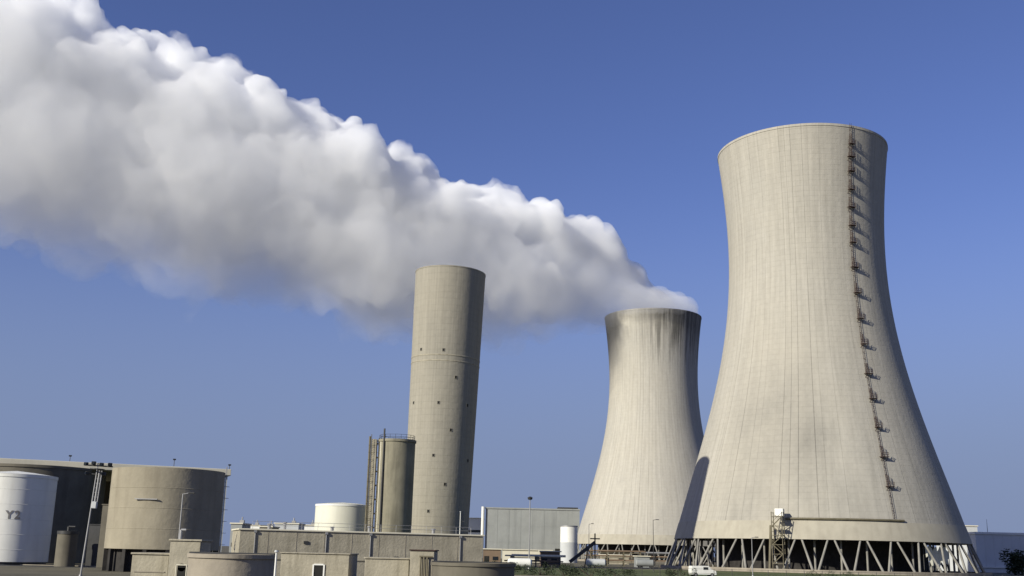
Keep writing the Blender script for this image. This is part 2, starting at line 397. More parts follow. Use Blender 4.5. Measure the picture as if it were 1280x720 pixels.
m = MB(); m.box(e1 * (q - 2.4) + e2 * .2 + Vector((0, 0, 15.4)), (1.6, 2.2, 1.9), rot=rm, bev=.05); m.build('valve_cabinet', M['white'], tower1)

# ------------------------------------------------------------------ steam plume
cl = [(828, 388, 581, 22), (812, 380, 579, 32), (780, 363, 578, 50), (738, 350, 576, 64), (700, 343, 572, 78), (655, 337, 567, 88), (600, 335, 562, 95),
      (550, 332, 557, 98), (500, 318, 553, 110), (450, 298, 548, 122), (400, 270, 544, 120), (340, 246, 540, 128), (280, 236, 536, 144),
      (200, 204, 531, 142), (120, 184, 526, 150), (40, 158, 521, 164), (-60, 120, 515, 182), (-170, 80, 508, 200)]
def lerp_cl(t):
    i = min(int(t), len(cl) - 2); f = t - i
    return [a + (b - a) * f for a, b in zip(cl[i], cl[i + 1])]
b = bmesh.new(); rnd = random.Random(21)
pts = []
t = 0.0
while t < len(cl) - 1:
    x, y, Y, rp = lerp_cl(t); c = at(x, y, Y); Rw = (rp * 1.14) * Y / F
    pts.append((c, Rw * .62))
    k = 3 if t < 2 else 9
    for _ in range(k):
        a = rnd.uniform(0, 2 * PI); rr_ = rnd.uniform(.40, .60) * Rw if t > 2 else rnd.uniform(.2, .4) * Rw
        sr = rnd.uniform(.26, .44) * Rw
        off = Vector((rnd.uniform(-.3, .3) * Rw, math.cos(a) * rr_, math.sin(a) * rr_))
        pts.append((c + off, sr))
    for _ in range(5 if t > 3 else 0):      # small crisp billows over the upper edge
        a = rnd.uniform(R(20), R(160)); rr_ = rnd.uniform(.70, .84) * Rw
        pts.append((c + Vector((rnd.uniform(-.4, .4) * Rw, math.cos(a) * rr_, math.sin(a) * rr_)), rnd.uniform(.09, .19) * Rw))
    t += .28
for c, sr in pts:
    bmesh.ops.create_icosphere(b, subdivisions=2, radius=sr, matrix=Matrix.Translation(c))
for x, y, rr_ in ((60, 20, 26), (95, 42, 26), (132, 52, 22), (170, 60, 20), (205, 78, 24), (258, 102, 22), (300, 112, 20), (345, 132, 20), (372, 142, 14), (402, 158, 22), (440, 176, 22), (474, 194, 20),
                  (512, 216, 25), (498, 205, 16), (556, 246, 15), (590, 252, 16), (622, 254, 18), (640, 268, 12), (670, 270, 20), (692, 284, 22), (722, 305, 16), (748, 324, 16), (775, 340, 13), (800, 356, 12), (826, 372, 10), (842, 382, 8),
                  (236, 378, 20), (180, 330, 24), (110, 325, 20), (440, 418, 16), (505, 412, 18), (640, 418, 14), (700, 412, 12), (735, 405, 12), (560, 420, 16)):
    f_ = (822 - x) / 992.0; Y = 580 - 70 * f_
    for q in range(7):
        a_ = 0 if q == 0 else rnd.uniform(0, 2 * PI); k_ = 0 if q == 0 else 1
        bmesh.ops.create_icosphere(b, subdivisions=2, radius=rr_ * (1 - .45 * k_) * Y / F, matrix=Matrix.Translation(at(x + k_ * .62 * rr_ * math.cos(a_), y + k_ * .62 * rr_ * math.sin(a_), Y + k_ * rnd.uniform(-.6, .6) * rr_ * .4)))
for dx, dy_, dz_, sr in ((-14, -25, 4, 10.5), (-2, -27, 3.5, 8.5), (-24, -16, 2, 10), (9, -22, 3, 7.5), (17, -12, 4, 7.5), (8, -21, 2, 5.5), (-22, -10, 3, 9), (16, -14, 2.5, 5), (20, -2, 3, 6), (-8, -8, 7, 12), (6, -6, 6, 10), (0, 8, 6, 13), (-24, 2, 0, 8)):
    bmesh.ops.create_icosphere(b, subdivisions=2, radius=sr, matrix=Matrix.Translation(T2 + Vector((dx, dy_, 131 + dz_))))
# mouth of the tower, filled with steam
bmesh.ops.create_cone(b, cap_ends=True, segments=32, radius1=22, radius2=22.5, depth=14, matrix=Matrix.Translation(T2 + Vector((-2.0, 0, 125.5))))
me = bpy.data.meshes.new('tmp'); b.to_mesh(me); b.free()
tmp = bpy.data.objects.new('tmp', me); COL.objects.link(tmp)
dgraph = bpy.context.evaluated_depsgraph_get
def remesh(o, vox):
    md = o.modifiers.new('r', 'REMESH'); md.mode = 'VOXEL'; md.voxel_size = vox
    me = bpy.data.meshes.new_from_object(o.evaluated_get(dgraph()))
    bb = bmesh.new(); bb.from_mesh(me); bb.verts.ensure_lookup_table()        # keep only the outer skin
    seen = set(); best = []
    for v in bb.verts:
        if v.index in seen: continue
        st = [v]; seen.add(v.index); comp = []
        while st:
            q = st.pop(); comp.append(q)
            for e in q.link_edges:
                o2 = e.other_vert(q)
                if o2.index not in seen: seen.add(o2.index); st.append(o2)
        if len(comp) > len(best): best = comp
    keep = {v.index for v in best}
    bmesh.ops.delete(bb, geom=[v for v in bb.verts if v.index not in keep], context='VERTS')
    bb.to_mesh(me); bb.free(); return me
me2 = remesh(tmp, 1.9)
bpy.data.objects.remove(tmp); bpy.data.meshes.remove(me)
co = [v.co.copy() for v in me2.vertices]; nr = [v.normal.copy() for v in me2.vertices]
for v, p, nn in zip(me2.vertices, co, nr):
    far = min(1.0, max(0.2, (T2.x - p.x) / 90.0)); d = 0
    for sc_, am in ((1 / 30, 5.5), (1 / 13, 4.5), (1 / 6.5, 3.0), (1 / 3.4, 1.3)):
        d += am * (abs(noise.noise(p * sc_)) * 2.2 - .45)
    if p.x > T2.x - 24 and p.z < 131: d = 0
    v.co = p + nn * d * far
tmp = bpy.data.objects.new('tmp', me2); COL.objects.link(tmp); me3 = remesh(tmp, 1.7)
bpy.data.objects.remove(tmp); bpy.data.meshes.remove(me2); me2 = me3; me2.name = 'steam_plume'
org = T2 + Vector((0, 0, 130))
for v in me2.vertices: v.co = v.co - org
# keep the steam inside the lip of the tower
for v in me2.vertices:
    p = v.co
    if p.z < 1.6:
        rr_ = math.hypot(p.x, p.y)
        if p.z < -2.5 and rr_ > 22 and rr_ < 34: v.co.x *= 22 / rr_; v.co.y *= 22 / rr_
for p in me2.polygons: p.use_smooth = True
plume = bpy.data.objects.new('steam_plume', me2); COL.objects.link(plume); plume.location = org
plume['label'] = 'long white steam plume blowing left from the farther cooling tower'; plume['category'] = 'steam'; plume['kind'] = 'stuff'
me2.materials.clear()
vm = bpy.data.materials.new('steam'); vm.use_nodes = True; t = vm.node_tree; t.nodes.clear()
ou = N(t, 'ShaderNodeOutputMaterial'); pv = N(t, 'ShaderNodeVolumePrincipled')
pv.inputs['Color'].default_value = (.984, .990, .998, 1); pv.inputs['Anisotropy'].default_value = 0
tc = N(t, 'ShaderNodeTexCoord'); n1 = N(t, 'ShaderNodeTexNoise'); n1.inputs['Scale'].default_value = .030; n1.inputs['Detail'].default_value = 5; n1.inputs['Roughness'].default_value = .62
t.links.new(tc.outputs['Object'], n1.inputs['Vector'])
# radial fall-off about the plume's own axis (object space: x runs back along the plume)
sp = N(t, 'ShaderNodeSeparateXYZ'); t.links.new(tc.outputs['Object'], sp.inputs[0])
L0 = at(cl[0][0], cl[0][1], cl[0][2]) - org; L1 = at(cl[-1][0], cl[-1][1], cl[-1][2]) - org
fx = math_(t, 'DIVIDE', math_(t, 'SUBTRACT', sp.outputs[0], L0.x), L1.x - L0.x, clamp=True)
def curve(vals):
    c = N(t, 'ShaderNodeFloatCurve'); cu = c.mapping.curves[0]
    while len(cu.points) > 2: cu.points.remove(cu.points[1])
    cu.points[0].location = vals[0]; cu.points[1].location = vals[-1]
    for v in vals[1:-1]: cu.points.new(*v)
    c.mapping.update(); t.links.new(fx, c.inputs['Value']); return c.outputs[0]
W = [(at(a, b_, c_) - org, max(d_, 50) * c_ / F * 1.1) for a, b_, c_, d_ in cl]
xs = [min(1, max(0, (p.x - L0.x) / (L1.x - L0.x))) for p, _ in W]
cz = curve([(x_, (p.z + 50) / 300) for x_, (p, _) in zip(xs, W)])
cR = curve([(x_, r_ / 100) for x_, (_, r_) in zip(xs, W)])
dz = math_(t, 'SUBTRACT', sp.outputs[2], math_(t, 'SUBTRACT', math_(t, 'MULTIPLY', cz, 300), 50))
cy = math_(t, 'ADD', L0.y, math_(t, 'MULTIPLY', fx, L1.y - L0.y))
dy = math_(t, 'SUBTRACT', sp.outputs[1], cy)
dist = math_(t, 'SQRT', math_(t, 'ADD', math_(t, 'MULTIPLY', dy, dy), math_(t, 'MULTIPLY', dz, dz)))
rel = math_(t, 'DIVIDE', dist, math_(t, 'MULTIPLY', cR, 100))
# underside wispier than the top
low = N(t, 'ShaderNodeMapRange'); low.inputs[1].default_value = -.9; low.inputs[2].default_value = .1; low.inputs[3].default_value = .2; low.inputs[4].default_value = 0
t.links.new(math_(t, 'DIVIDE', dz, math_(t, 'MULTIPLY', cR, 100)), low.inputs[0])
rel = math_(t, 'ADD', rel, low.outputs[0])
vo = N(t, 'ShaderNodeTexVoronoi', feature='F1'); vo.inputs['Scale'].default_value = .045
t.links.new(tc.outputs['Object'], vo.inputs['Vector'])
bias = N(t, 'ShaderNodeMapRange'); bias.inputs[1].default_value = 0; bias.inputs[2].default_value = .10; bias.inputs[3].default_value = 1.0; bias.inputs[4].default_value = 0
t.links.new(fx, bias.inputs[0])
den = math_(t, 'ADD', math_(t, 'SUBTRACT', 1.5, rel), math_(t, 'MULTIPLY', math_(t, 'SUBTRACT', n1.outputs[0], .5), 2.3))
den = math_(t, 'ADD', math_(t, 'SUBTRACT', den, math_(t, 'MULTIPLY', math_(t, 'SUBTRACT', vo.outputs['Distance'], .35), .35)), bias.outputs[0])
den = math_(t, 'MULTIPLY', den, 1.9, clamp=True)
tp = N(t, 'ShaderNodeMapRange'); tp.inputs[1].default_value = .35; tp.inputs[2].default_value = .85; tp.inputs[3].default_value = 1.0; tp.inputs[4].default_value = 5.5      # denser billows on the windward crown
t.links.new(math_(t, 'DIVIDE', dz, math_(t, 'MULTIPLY', cR, 100)), tp.inputs[0])
den = math_(t, 'MULTIPLY', den, tp.outputs[0])
bt = N(t, 'ShaderNodeMapRange'); bt.inputs[1].default_value = -.8; bt.inputs[2].default_value = -.1; bt.inputs[3].default_value = .42; bt.inputs[4].default_value = 1.0      # density cut underneath so the underside comes out brighter
t.links.new(math_(t, 'DIVIDE', dz, math_(t, 'MULTIPLY', cR, 100)), bt.inputs[0])
den = math_(t, 'MULTIPLY', den, bt.outputs[0])
den = math_(t, 'MULTIPLY', den, math_(t, 'SUBTRACT', .05, math_(t, 'MULTIPLY', fx, .026)))
t.links.new(den, pv.inputs['Density']); t.links.new(pv.outputs[0], ou.inputs['Volume'])
me2.materials.append(vm)
vm.cycles.volume_step_rate = .25
#@@OBJECTS@@
# ------------------------------------------------------------------ plant buildings and tanks, far to near
def px(x, Y, y=690): return at(x, y, Y).x
def zz_(x, y, Y): return at(x, y, Y).z

def far_hall(name, x0, x1, ytop, Y, depth, wall_m, label, cat, roof_m=None, ribs=0, rz=0, doors=(), group=None, roof_t=.5):
    X0, X1 = px(x0, Y), px(x1, Y); H = zz_((x0 + x1) / 2, ytop, Y); W_ = X1 - X0
    o = thing(name, ((X0 + X1) / 2, Y, 0), label, cat, group, rz)
    m = MB(); m.box((0, depth / 2, H / 2), (W_, depth, H))
    m.build('wall', wall_m, o)
    if ribs:
        m = MB()
        for i in range(ribs + 1): m.box((-W_ / 2 + W_ * i / ribs, -.04, H / 2), (.14, .08, H - .02))
        for k in (.33, .66): m.box((0, -.03, H * k), (W_, .06, .10))
        m.build('cladding_rib', wall_m, o)
    m = MB(); m.box((0, depth / 2, H + roof_t / 2), (W_ + .8, depth + .8, roof_t), bev=.05)
    m.build('roof', roof_m or M['slab'], o)
    for (u, v, dw, dh, mm) in doors:
        m = MB(); m.box((u * W_, -.06, v), (dw, .12, dh), bev=.02); m.build('door' if mm is M['black'] else 'window', mm, o)
    return o, W_, H

big, W_, H_ = far_hall('turbine_hall', 606, 724, 637, 620, 60, M['clad'], 'big grey clad hall with flat roof left of the farther cooling tower', 'industrial hall', roof_m=M['clad'], ribs=8, roof_t=.8,
               doors=[(.3, 3, 6, 6, M['black'])])
m = MB(); m.box((W_ * .39, 20, H_ + 1.4), (W_ * .22, 14, 1.6)); m.build('roof_monitor', M['steel_dark'], big)
m = MB(); m.tube((-W_ / 2 - 1.6, -1, 0), (-W_ / 2 - 1.6, -1, H_ + 1), .9, n=10); m.build('vent_duct', M['white'], big, smooth=True)
far_hall('office_block', 583, 603, 648, 760, 30, M['pale'], 'pale distant building right behind the foot of the concrete chimney', 'building', doors=[(0, 12, 9, 1.6, M['glass']), (0, 7, 9, 1.6, M['glass']), (0, 17, 9, 1.6, M['glass'])])
o, W_, H_ = far_hall('storage_hall', 1221, 1420, 670, 430, 40, M['clad_blue'], 'long pale grey hall with white roof edge right of the near cooling tower', 'industrial hall', roof_m=M['white'], ribs=18, roof_t=.9, doors=[(-.25, 3, 1.6, 1.8, M['glass']), (.1, 3, 1.6, 1.8, M['glass'])])
m = MB(); m.box((0, -.4, 2.0), (W_ + .2, .5, .5)); m.build('plinth_rail', M['white'], o)
m = MB(); m.tube((-W_ * .38, 6, H_), (-W_ * .38, 6, H_ + 6), .12, .05, n=6); m.build('antenna', M['steel_dark'], o)
far_hall('office_block', 1203, 1224, 658, 520, 20, M['pale'], 'pale square block between the near cooling tower and the grey hall', 'building', doors=[(0, 12, 5, 1.2, M['glass'])])
# low buildings along the skyline between the tanks and the white tank
rnd = random.Random(3)
low = [(286, 300, 655, 420, 'clad', 'grey low block on the skyline just right of the drum tank'), (301, 322, 657, 520, 'white', 'white low block on the skyline left of the long pale roof'),
       (323, 338, 659, 460, 'tank_old', 'dark brown low block on the skyline beside the long pale roof'), (341, 371, 655, 480, 'pale', 'longest pale flat-roofed block on the skyline left of the white drum tank'),
       (376, 391, 657, 520, 'white', 'small white block on the skyline touching the white drum tank')]
for x0, x1, y, Y, mm, lab in low:
    o, W_, H_ = far_hall('low_block', x0, x1, y, Y, 14, M[mm], lab, 'building', group='low blocks on the skyline', doors=[(0, 4, 3, 1.5, M['glass'])])
    m = MB(); m.box((W_ * .2, 5, H_ + 1.0), (1.6, 1.6, 1.2)); m.tube((W_ * .2, 5, H_ + 1.5), (W_ * .2, 5, H_ + 2.8), .25, n=8); m.build('roof_vent', M['steel'], o)

# low works buildings at the foot of the grey hall and the far tower
works = [(604, 626, 687, 330, 'brown', 'brown shed with a white front at the left foot of the grey hall'), (628, 690, 688, 380, 'slab', 'long low beige roofed shed in front of the grey hall'),
         (676, 700, 690, 300, 'brown', 'small brown cabin left of the white silo tank'), (752, 786, 694, 420, 'block', 'low beige pump house at the foot of the farther cooling tower'),
         (797, 812, 696, 330, 'clad', 'grey metal cabin under the farther cooling tower')]
for x0, x1, y, Y, mm, lab in works:
    o, W_, H_ = far_hall('shed', x0, x1, y, Y, 9, M[mm], lab, 'shed', group='low sheds at the foot of the plant', roof_t=.3, doors=[(-.3, 1.2, 1.4, 2.2, M['black']), (.2, 1.7, 1.6, 1, M['glass'])])

# ---- drums
def drum(name, xc, Y, rpx, ytop, mat_, label, cat, zb=0.0, r2=None, rim_m=None, seg=64, group=None, fine=True, yref=None):
    P = at(xc, yref or ytop, Y); r = rpx * Y / F * math.sqrt(1 + ((xc - 640) / F) ** 2)
    X = at(xc, 685, Y).x; H = zz_(xc, ytop, Y - r)
    o = thing(name, (X, Y, 0), label, cat, group)
    r2 = r2 or r
    m = MB(); m.lathe([(r, zb), (r + (r2 - r) * .5, (H + zb) / 2), (r2, H - .5), (r2, H)], n=seg); m.disc(r2, H, seg)
    if zb > 0: m.disc(r, zb, seg)
    bmesh.ops.remove_doubles(m.b, verts=m.b.verts, dist=1e-4); bmesh.ops.recalc_face_normals(m.b, faces=m.b.faces)
    m.build('wall', mat_, o, smooth=True)
    if rim_m:
        m = MB(); e = max(.08, r * .012); m.lathe([(r2 - .02, H - .45), (r2 + e, H - .42), (r2 + e, H + .04), (r2 - .3, H + .06)], n=seg); m.build('rim', rim_m, o, smooth=True)
    return o, r, H

def cyl_rail(m, r, H, n=36, h=1.0, tr=.03, arc=(0, 2 * PI)):
    for k in range(n):
        a = arc[0] + (arc[1] - arc[0]) * k / n; b = arc[0] + (arc[1] - arc[0]) * (k + 1) / n
        p = Vector((r * math.cos(a), r * math.sin(a), H)); q = Vector((r * math.cos(b), r * math.sin(b), H))
        m.tube(p, p + Vector((0, 0, h)), tr, n=4)
        for hh in (.5, 1): m.tube(p + Vector((0, 0, h * hh)), q + Vector((0, 0, h * hh)), tr, n=4)

def ladder_on(root, r, H, a, m_, z0=.3, out=.3, w_=.45, cage=True):
    m = MB(); c, s = math.cos(a), math.sin(a)
    def q(rr, side, z): return Vector((rr * c - side * s, rr * s + side * c, z))
    for sd in (-w_ / 2, w_ / 2): m.tube(q(r + out, sd, z0), q(r + out, sd, H + 1), .04, n=5)
    z = z0
    while z < H:
        m.tube(q(r + out, -w_ / 2, z), q(r + out, w_ / 2, z), .025, n=4); z += .4
    z = z0 + .2
    while z < H:
        m.tube(q(r - .05, 0, z), q(r + out, 0, z), .03, n=4)
        if cage and z > 2.4:
            P = [q(r + out + .6 * math.sin(PI * j / 5), -w_ / 2 * 1.5 * math.cos(PI * j / 5), z) for j in range(6)]
            for A, B in zip(P, P[1:]): m.tube(A, B, .025, n=4)
        z += 1.6
    return m.build('ladder', m_, root)

# white storage drum on the skyline
o, r, H = drum('storage_tank', 426, 260, 33, 630, M['cream'], 'plain white drum tank standing alone on the skyline left of the slim silo tower', 'storage tank', rim_m=M['white'])
m = MB()
m.lathe([(r, H + .02), (r * .6, H + .35), (.3, H + .6)], n=48); m.build('roof', M['cream'], o, smooth=True)
# white / beige small drum at the foot of the far tower
o, r, H = drum('silo_tank', 711, 440, 10.5, 657, M['white'], 'small white tank with a pale lower half at the foot of the farther cooling tower', 'storage tank', rim_m=M['steel'])
m = MB(); m.lathe([(r + .03, 0), (r + .03, H * .55)], n=48); m.build('lower_band', M['pale'], o, smooth=True)

# chimney
CX, CY, CH = at(543.5, 668, 268).x, 268.0, 72.2
ch = thing('chimney', (CX, CY, 0), 'tall thick plain concrete chimney standing in front of the steam plume', 'chimney'); ch.rotation_euler = (0, R(1.2), 0)
m = MB(); prof = [(7.75 + (8.95 - 7.75) * i / 24, CH * i / 24) for i in range(25)] + [(9.02, CH), (9.02, CH + .25), (8.4, CH + .25), (8.2, CH - 14), (8.2, CH - 14.01)]
m.lathe(prof, n=96); m.disc(8.2, CH - 14, 96); m.build('shaft', M['chimney'], ch, smooth=True)
def chr_(z): return 7.75 + 1.2 * z / CH
def chz(y):
    return 3.6 + (690 - y) / F * (CY - 8) * 1.0
m = MB()
for zc in (48.6, 50.0): m.lathe([(chr_(zc) + .01, zc - .14), (chr_(zc) + .07, zc - .1), (chr_(zc) + .07, zc + .1), (chr_(zc) + .01, zc + .14)], n=96)
m.build('band', M['block'], ch, smooth=True)
fc = math.atan2(-CY, -CX)
def hole_at(x, y):
    # a point of the shaft seen at photo pixel x, y
    best = None
    d = fwd * F + rt * (x - 640) - up * (y - 360); d.normalize(); o_ = Vector((0, 0, HC)) - Vector((CX, CY, 0))
    a_ = d.x ** 2 + d.y ** 2; rr = 8.3
    for _ in range(3):
        b_ = 2 * (o_.x * d.x + o_.y * d.y); c_ = o_.x ** 2 + o_.y ** 2 - rr ** 2
        s_ = (-b_ - math.sqrt(max(0, b_ * b_ - 4 * a_ * c_))) / (2 * a_); P = o_ + d * s_; rr = chr_(P.z)
    return P
for x, y in ((549, 437), (565, 471), (513, 504), (544, 503), (580, 506), (560, 537), (539, 569), (554, 605), (534, 639), (521, 437), (582, 575)):
    P = hole_at(x, y); a = math.atan2(P.y, P.x); q = chr_(P.z)
    m = MB(); e1 = Vector((math.cos(a), math.sin(a), 0)); e2 = Vector((-math.sin(a), math.cos(a), 0)); rm = Matrix((e1, e2, Vector((0, 0, 1)))).transposed()
    cpt = e1 * (q + .02) + Vector((0, 0, P.z))
    for sgn in (-1, 1):
        m.box(cpt + e2 * .30 * sgn, (.10, .06, .7), rot=rm); m.box(cpt + Vector((0, 0, .36 * sgn)), (.10, .66, .06), rot=rm)
    v = m.build('vent_opening', M['chimney'], ch)
    m = MB(); m.box(cpt - e1 * .01, (.08, .54, .64), rot=rm); m.build('opening', M['black'], v)
ladder_on(ch, 7.8, 12, fc + R(52), M['steel'], z0=4)

# slim silo tower left of the chimney
sx, sy = at(491, 668, 245), 245
sl_ = thing('silo_tower', (sx.x, 245, 0), 'slim stained concrete silo tower with pipes up its side left of the big chimney', 'silo')
H = zz_(488, 548, 241)
rs = 4.05
m = MB(); m.lathe([(rs, 0), (rs * 1.0, H * .5), (rs * 1.02, H - .6), (rs * 1.07, H - .55), (rs * 1.07, H), (rs * .95, H)], n=64); m.disc(rs * .95, H, 64)
m.build('wall', M['silo'], sl_, smooth=True)
m = MB(); cyl_rail(m, rs * .98, H, n=20, tr=.035); m.build('top_rail', M['steel_dark'], sl_)
# lift shaft and pipes
m = MB(); m.box((-rs - .9, -1.2, (H) / 2), (1.2, 1.3, H), bev=.08)
for k in range(9): m.box((-rs - .1, -1.2, 2 + k * (H - 3) / 8), (1.4, .5, .35))
m.build('pipe_shaft', M['block'], sl_)
for dx, dy, rr, mm, hh, nm in ((-rs - 1.9, -1.5, .22, 'olive', .6, 'pipe'), (-rs + 1.5, -rs + .5, .2, 'steel_dark', 2.2, 'pipe'), (-rs + .75, -rs + 1.6, .14, 'slab', -.4, 'pipe'), (-rs + .2, -rs + 2.1, .1, 'steel_dark', .2, 'pipe')):
    m = MB(); m.tube((dx, dy, 0), (dx, dy, H + hh), rr, n=10)
    for k in range(12): m.tube((dx, dy, 1 + k * (H - 2) / 12), (dx * .8, dy * .75, 1 + k * (H - 2) / 12), .06, n=4)
    m.build(nm, M[mm], sl_, smooth=True)
ladder_on(sl_, rs, H, math.atan2(-1.6, -rs), M['olive'], out=1.9)

# ---- left group
# open hall with a pale flat roof behind the drums
A = at(-60, 568, 186); B = at(289, 588, 204); L = math.hypot(B.x - A.x, 18); zr = (A.z + B.z) / 2
hall = thing('open_hall', (A.x, 186, 0), 'open dark hall under a pale flat roof slab behind the concrete drums', 'industrial hall', rz=math.atan2(18, B.x - A.x))
m = MB(); m.box((L / 2, 20, zr - .6), (L, 40, 1.2), bev=.05)
m.build('roof', M['slab'], hall)
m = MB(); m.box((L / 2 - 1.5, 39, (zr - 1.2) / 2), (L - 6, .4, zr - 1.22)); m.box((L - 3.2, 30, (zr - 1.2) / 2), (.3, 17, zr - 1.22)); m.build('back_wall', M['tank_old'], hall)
for X in (L - .6, L * .56, L * .1):
    m = MB(); m.box((X, .6, (zr - 1.2) / 2), (.22, .22, zr - 1.22)); m.build('post', M['pale'], hall)
for X, hh in ((L * .40, 1.0), (L * .78, 1.3), (L - .3, .8)):
    m = MB(); m.tube((X, .4, zr), (X, .4, zr + hh), .06, n=6); m.box((X, .4, zr + hh), (.5, .3, .25)); m.build('roof_fitting', M['steel_dark'], hall)

# brown old drum behind the white one
o, r, H = drum('storage_tank', 28, 199, 79, 580, M['tank_old'], 'wide dark brown drum tank behind the white marked tank at the left edge', 'storage tank', rim_m=M['tank_old'])
# white marked tank
o, r, H = drum('storage_tank', 9, 175, 43, 592, M['white'], 'white steel tank marked Y2 at the left edge of the photo', 'storage tank', rim_m=M['white'], zb=.45)
m = MB(); m.lathe([(r - .25, 0), (r - .25, .46)], n=48); m.build('base', M['steel_dark'], o)
m = MB(); m.lathe([(r, H + .06), (r * .5, H + .5), (.2, H + .8)], n=48); m.build('roof', M['white'], o, smooth=True)
wt = o; wr = r
m = MB()
for k in range(1, 6): m.lathe([(r + .005, H * k / 6 - .03), (r + .03, H * k / 6), (r + .005, H * k / 6 + .03)], n=64)
m.build('weld_seam', M['white'], o, smooth=True)
cu = bpy.data.curves.new('t', 'FONT'); cu.body = 'Y2'; cu.size = 1.7; cu.extrude = .01; cu.align_x = 'CENTER'; cu.offset = .05; cu.space_character = 1.25
tob = bpy.data.objects.new('t', cu); COL.objects.link(tob)
me = bpy.data.meshes.new_from_object(tob.evaluated_get(bpy.context.evaluated_depsgraph_get())); bpy.data.objects.remove(tob)
bm = bmesh.new(); bm.from_mesh(me); bmesh.ops.subdivide_edges(bm, edges=[e for e in bm.edges if e.calc_length() > .3], cuts=3); bm.to_mesh(me); bm.free()
ft = math.atan2(-175, -o.location.x)
ta = ft + R(2)
tz = zz_(12, 648, 169)
for v in me.vertices:
    a = ta + v.co.x / r; q = r + .035 + v.co.z
    v.co = Vector((q * math.cos(a), q * math.sin(a), tz + v.co.y))
me.name = 'painted_mark'; me.materials.clear(); me.materials.append(M['marks'])
tm = bpy.data.objects.new('painted_mark', me); COL.objects.link(tm); tm.parent = o

# raised concrete drum
o, r, H = drum('water_tank', 203, 152, 63.5, 584, M['tank'], 'raised buff concrete drum tank on a recessed base coloured dark as shade left of centre', 'water tank', zb=2.9)
m = MB(); m.lathe([(r - .9, 0), (r - .9, 2.92)], n=64)
for k in range(16):
    a = 2 * PI * k / 16; m.box(((r - .3) * math.cos(a), (r - .3) * math.sin(a), 1.45), (.5, .5, 2.88), rz=a)
m.build('base', M['shade_dark'], o)  # shade of the recess under the drum is painted as near-black
m = MB()
for zc in (.25, .5, .75): m.lathe([(r + .003, 2.9 + (H - 2.9) * zc - .05), (r + .03, 2.9 + (H - 2.9) * zc), (r + .003, 2.9 + (H - 2.9) * zc + .05)], n=64)
m.build('pour_joint', M['tank'], o, smooth=True)
m = MB(); ft2 = math.atan2(-152, -o.location.x)
def on(a, z, q): return Vector((q * math.cos(a), q * math.sin(a), z))
m.box(on(ft2 - R(20), 9.3, r + .12), (.2, 3.0, .12), rz=ft2 - R(20)); 
m.build('bracket', M['steel'], o)
ladder_on(o, r, H, ft2 + R(100), M['steel'])

# small dark drum and dark box in the gap
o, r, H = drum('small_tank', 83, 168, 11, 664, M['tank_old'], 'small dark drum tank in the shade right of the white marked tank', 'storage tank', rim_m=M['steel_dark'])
m = MB(); m.tube((0, 0, H), (0, 0, H + .7), .2, n=10); m.tube((0, 0, H + .7), (1, 0, H + .7), .12, n=8); m.build('vent_pipe', M['steel_dark'], o)
def cabin(name, x0, x1, ytop, Y, dep, mm, label, cat, rz=0, roof_t=.15, over=.12, doors=(), group=None, roof_m=None):
    X0, X1 = px(x0, Y), px(x1, Y); H = zz_((x0 + x1) / 2, ytop, Y) - roof_t; W_ = X1 - X0
    o = thing(name, ((X0 + X1) / 2, Y, 0), label, cat, group, rz)
    m = MB(); m.box((0, dep / 2, H / 2), (W_, dep, H), bev=.03); m.build('wall', M[mm], o)
    m = MB(); m.box((0, dep / 2, H + roof_t / 2 + .001), (W_ + 2 * over, dep + 2 * over, roof_t), bev=.03); m.build('roof', M[roof_m or mm], o)
    for (u, z, dw, dh) in doors:
        f = MB(); f.box((u * W_ - dw / 2 - .07, -.04, z), (.14, .12, dh + .14)); f.box((u * W_ + dw / 2 + .07, -.04, z), (.14, .12, dh + .14)); f.box((u * W_, -.04, z + dh / 2 + .07), (dw, .12, .14))
        d = f.build('door', M['white'], o)
        m = MB(); m.box((u * W_, -.005, z), (dw, .05, dh - .01)); m.build('door_leaf', M['black'], d)
    return o, W_, H
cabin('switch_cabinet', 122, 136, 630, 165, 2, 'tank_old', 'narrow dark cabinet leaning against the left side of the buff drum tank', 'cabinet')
cabin('control_cabin', 108, 122, 655, 172, 3, 'steel_dark', 'dark low cabin behind the tall leaning lamp post', 'cabin')

# ---- foreground concrete blocks
o, W_, H_ = cabin('pump_house', 166, 212, 691, 92, 5, 'block', 'light square concrete pump house at the bottom left under the buff drum tank', 'pump house', doors=())
m = MB(); m.box((0, -.03, H_ * .5), (W_ - .5, .06, .08)); m.build('joint', M['block_grey'], o)
o, W_, H_ = cabin('stair_block', 212, 250, 674, 90, 3.2, 'block', 'taller light concrete block with an arched doorway beside the pump house', 'stair block')
m = MB(); m.box((W_ * -.05, -.02, .95), (.62, .1, 1.7)); m.tube((W_ * -.05, -.07, 1.8), (W_ * -.05, .03, 1.8), .31, n=20)
m.build('doorway', M['black'], o)
m = MB()
for k in (-1, 1): m.tube((W_ * -.05 + .42 * k, -.12, 0), (W_ * -.05 + .42 * k, -.12, 2.0), .05, n=8)
m.tube((W_ * -.05 - .42, -.12, 2.0), (W_ * -.05 + .42, -.12, 2.0), .05, n=8); m.build('door_frame', M['slab'], o)
m = MB(); m.tube((-W_ * .3, 1, H_), (-W_ * .3, 1, H_ + .9), .12, n=8); m.tube((-W_ * .3, 1, H_ + .9), (-W_ * .3 + .4, 1, H_ + .9), .1, n=8); m.build('vent_pipe', M['steel'], o)

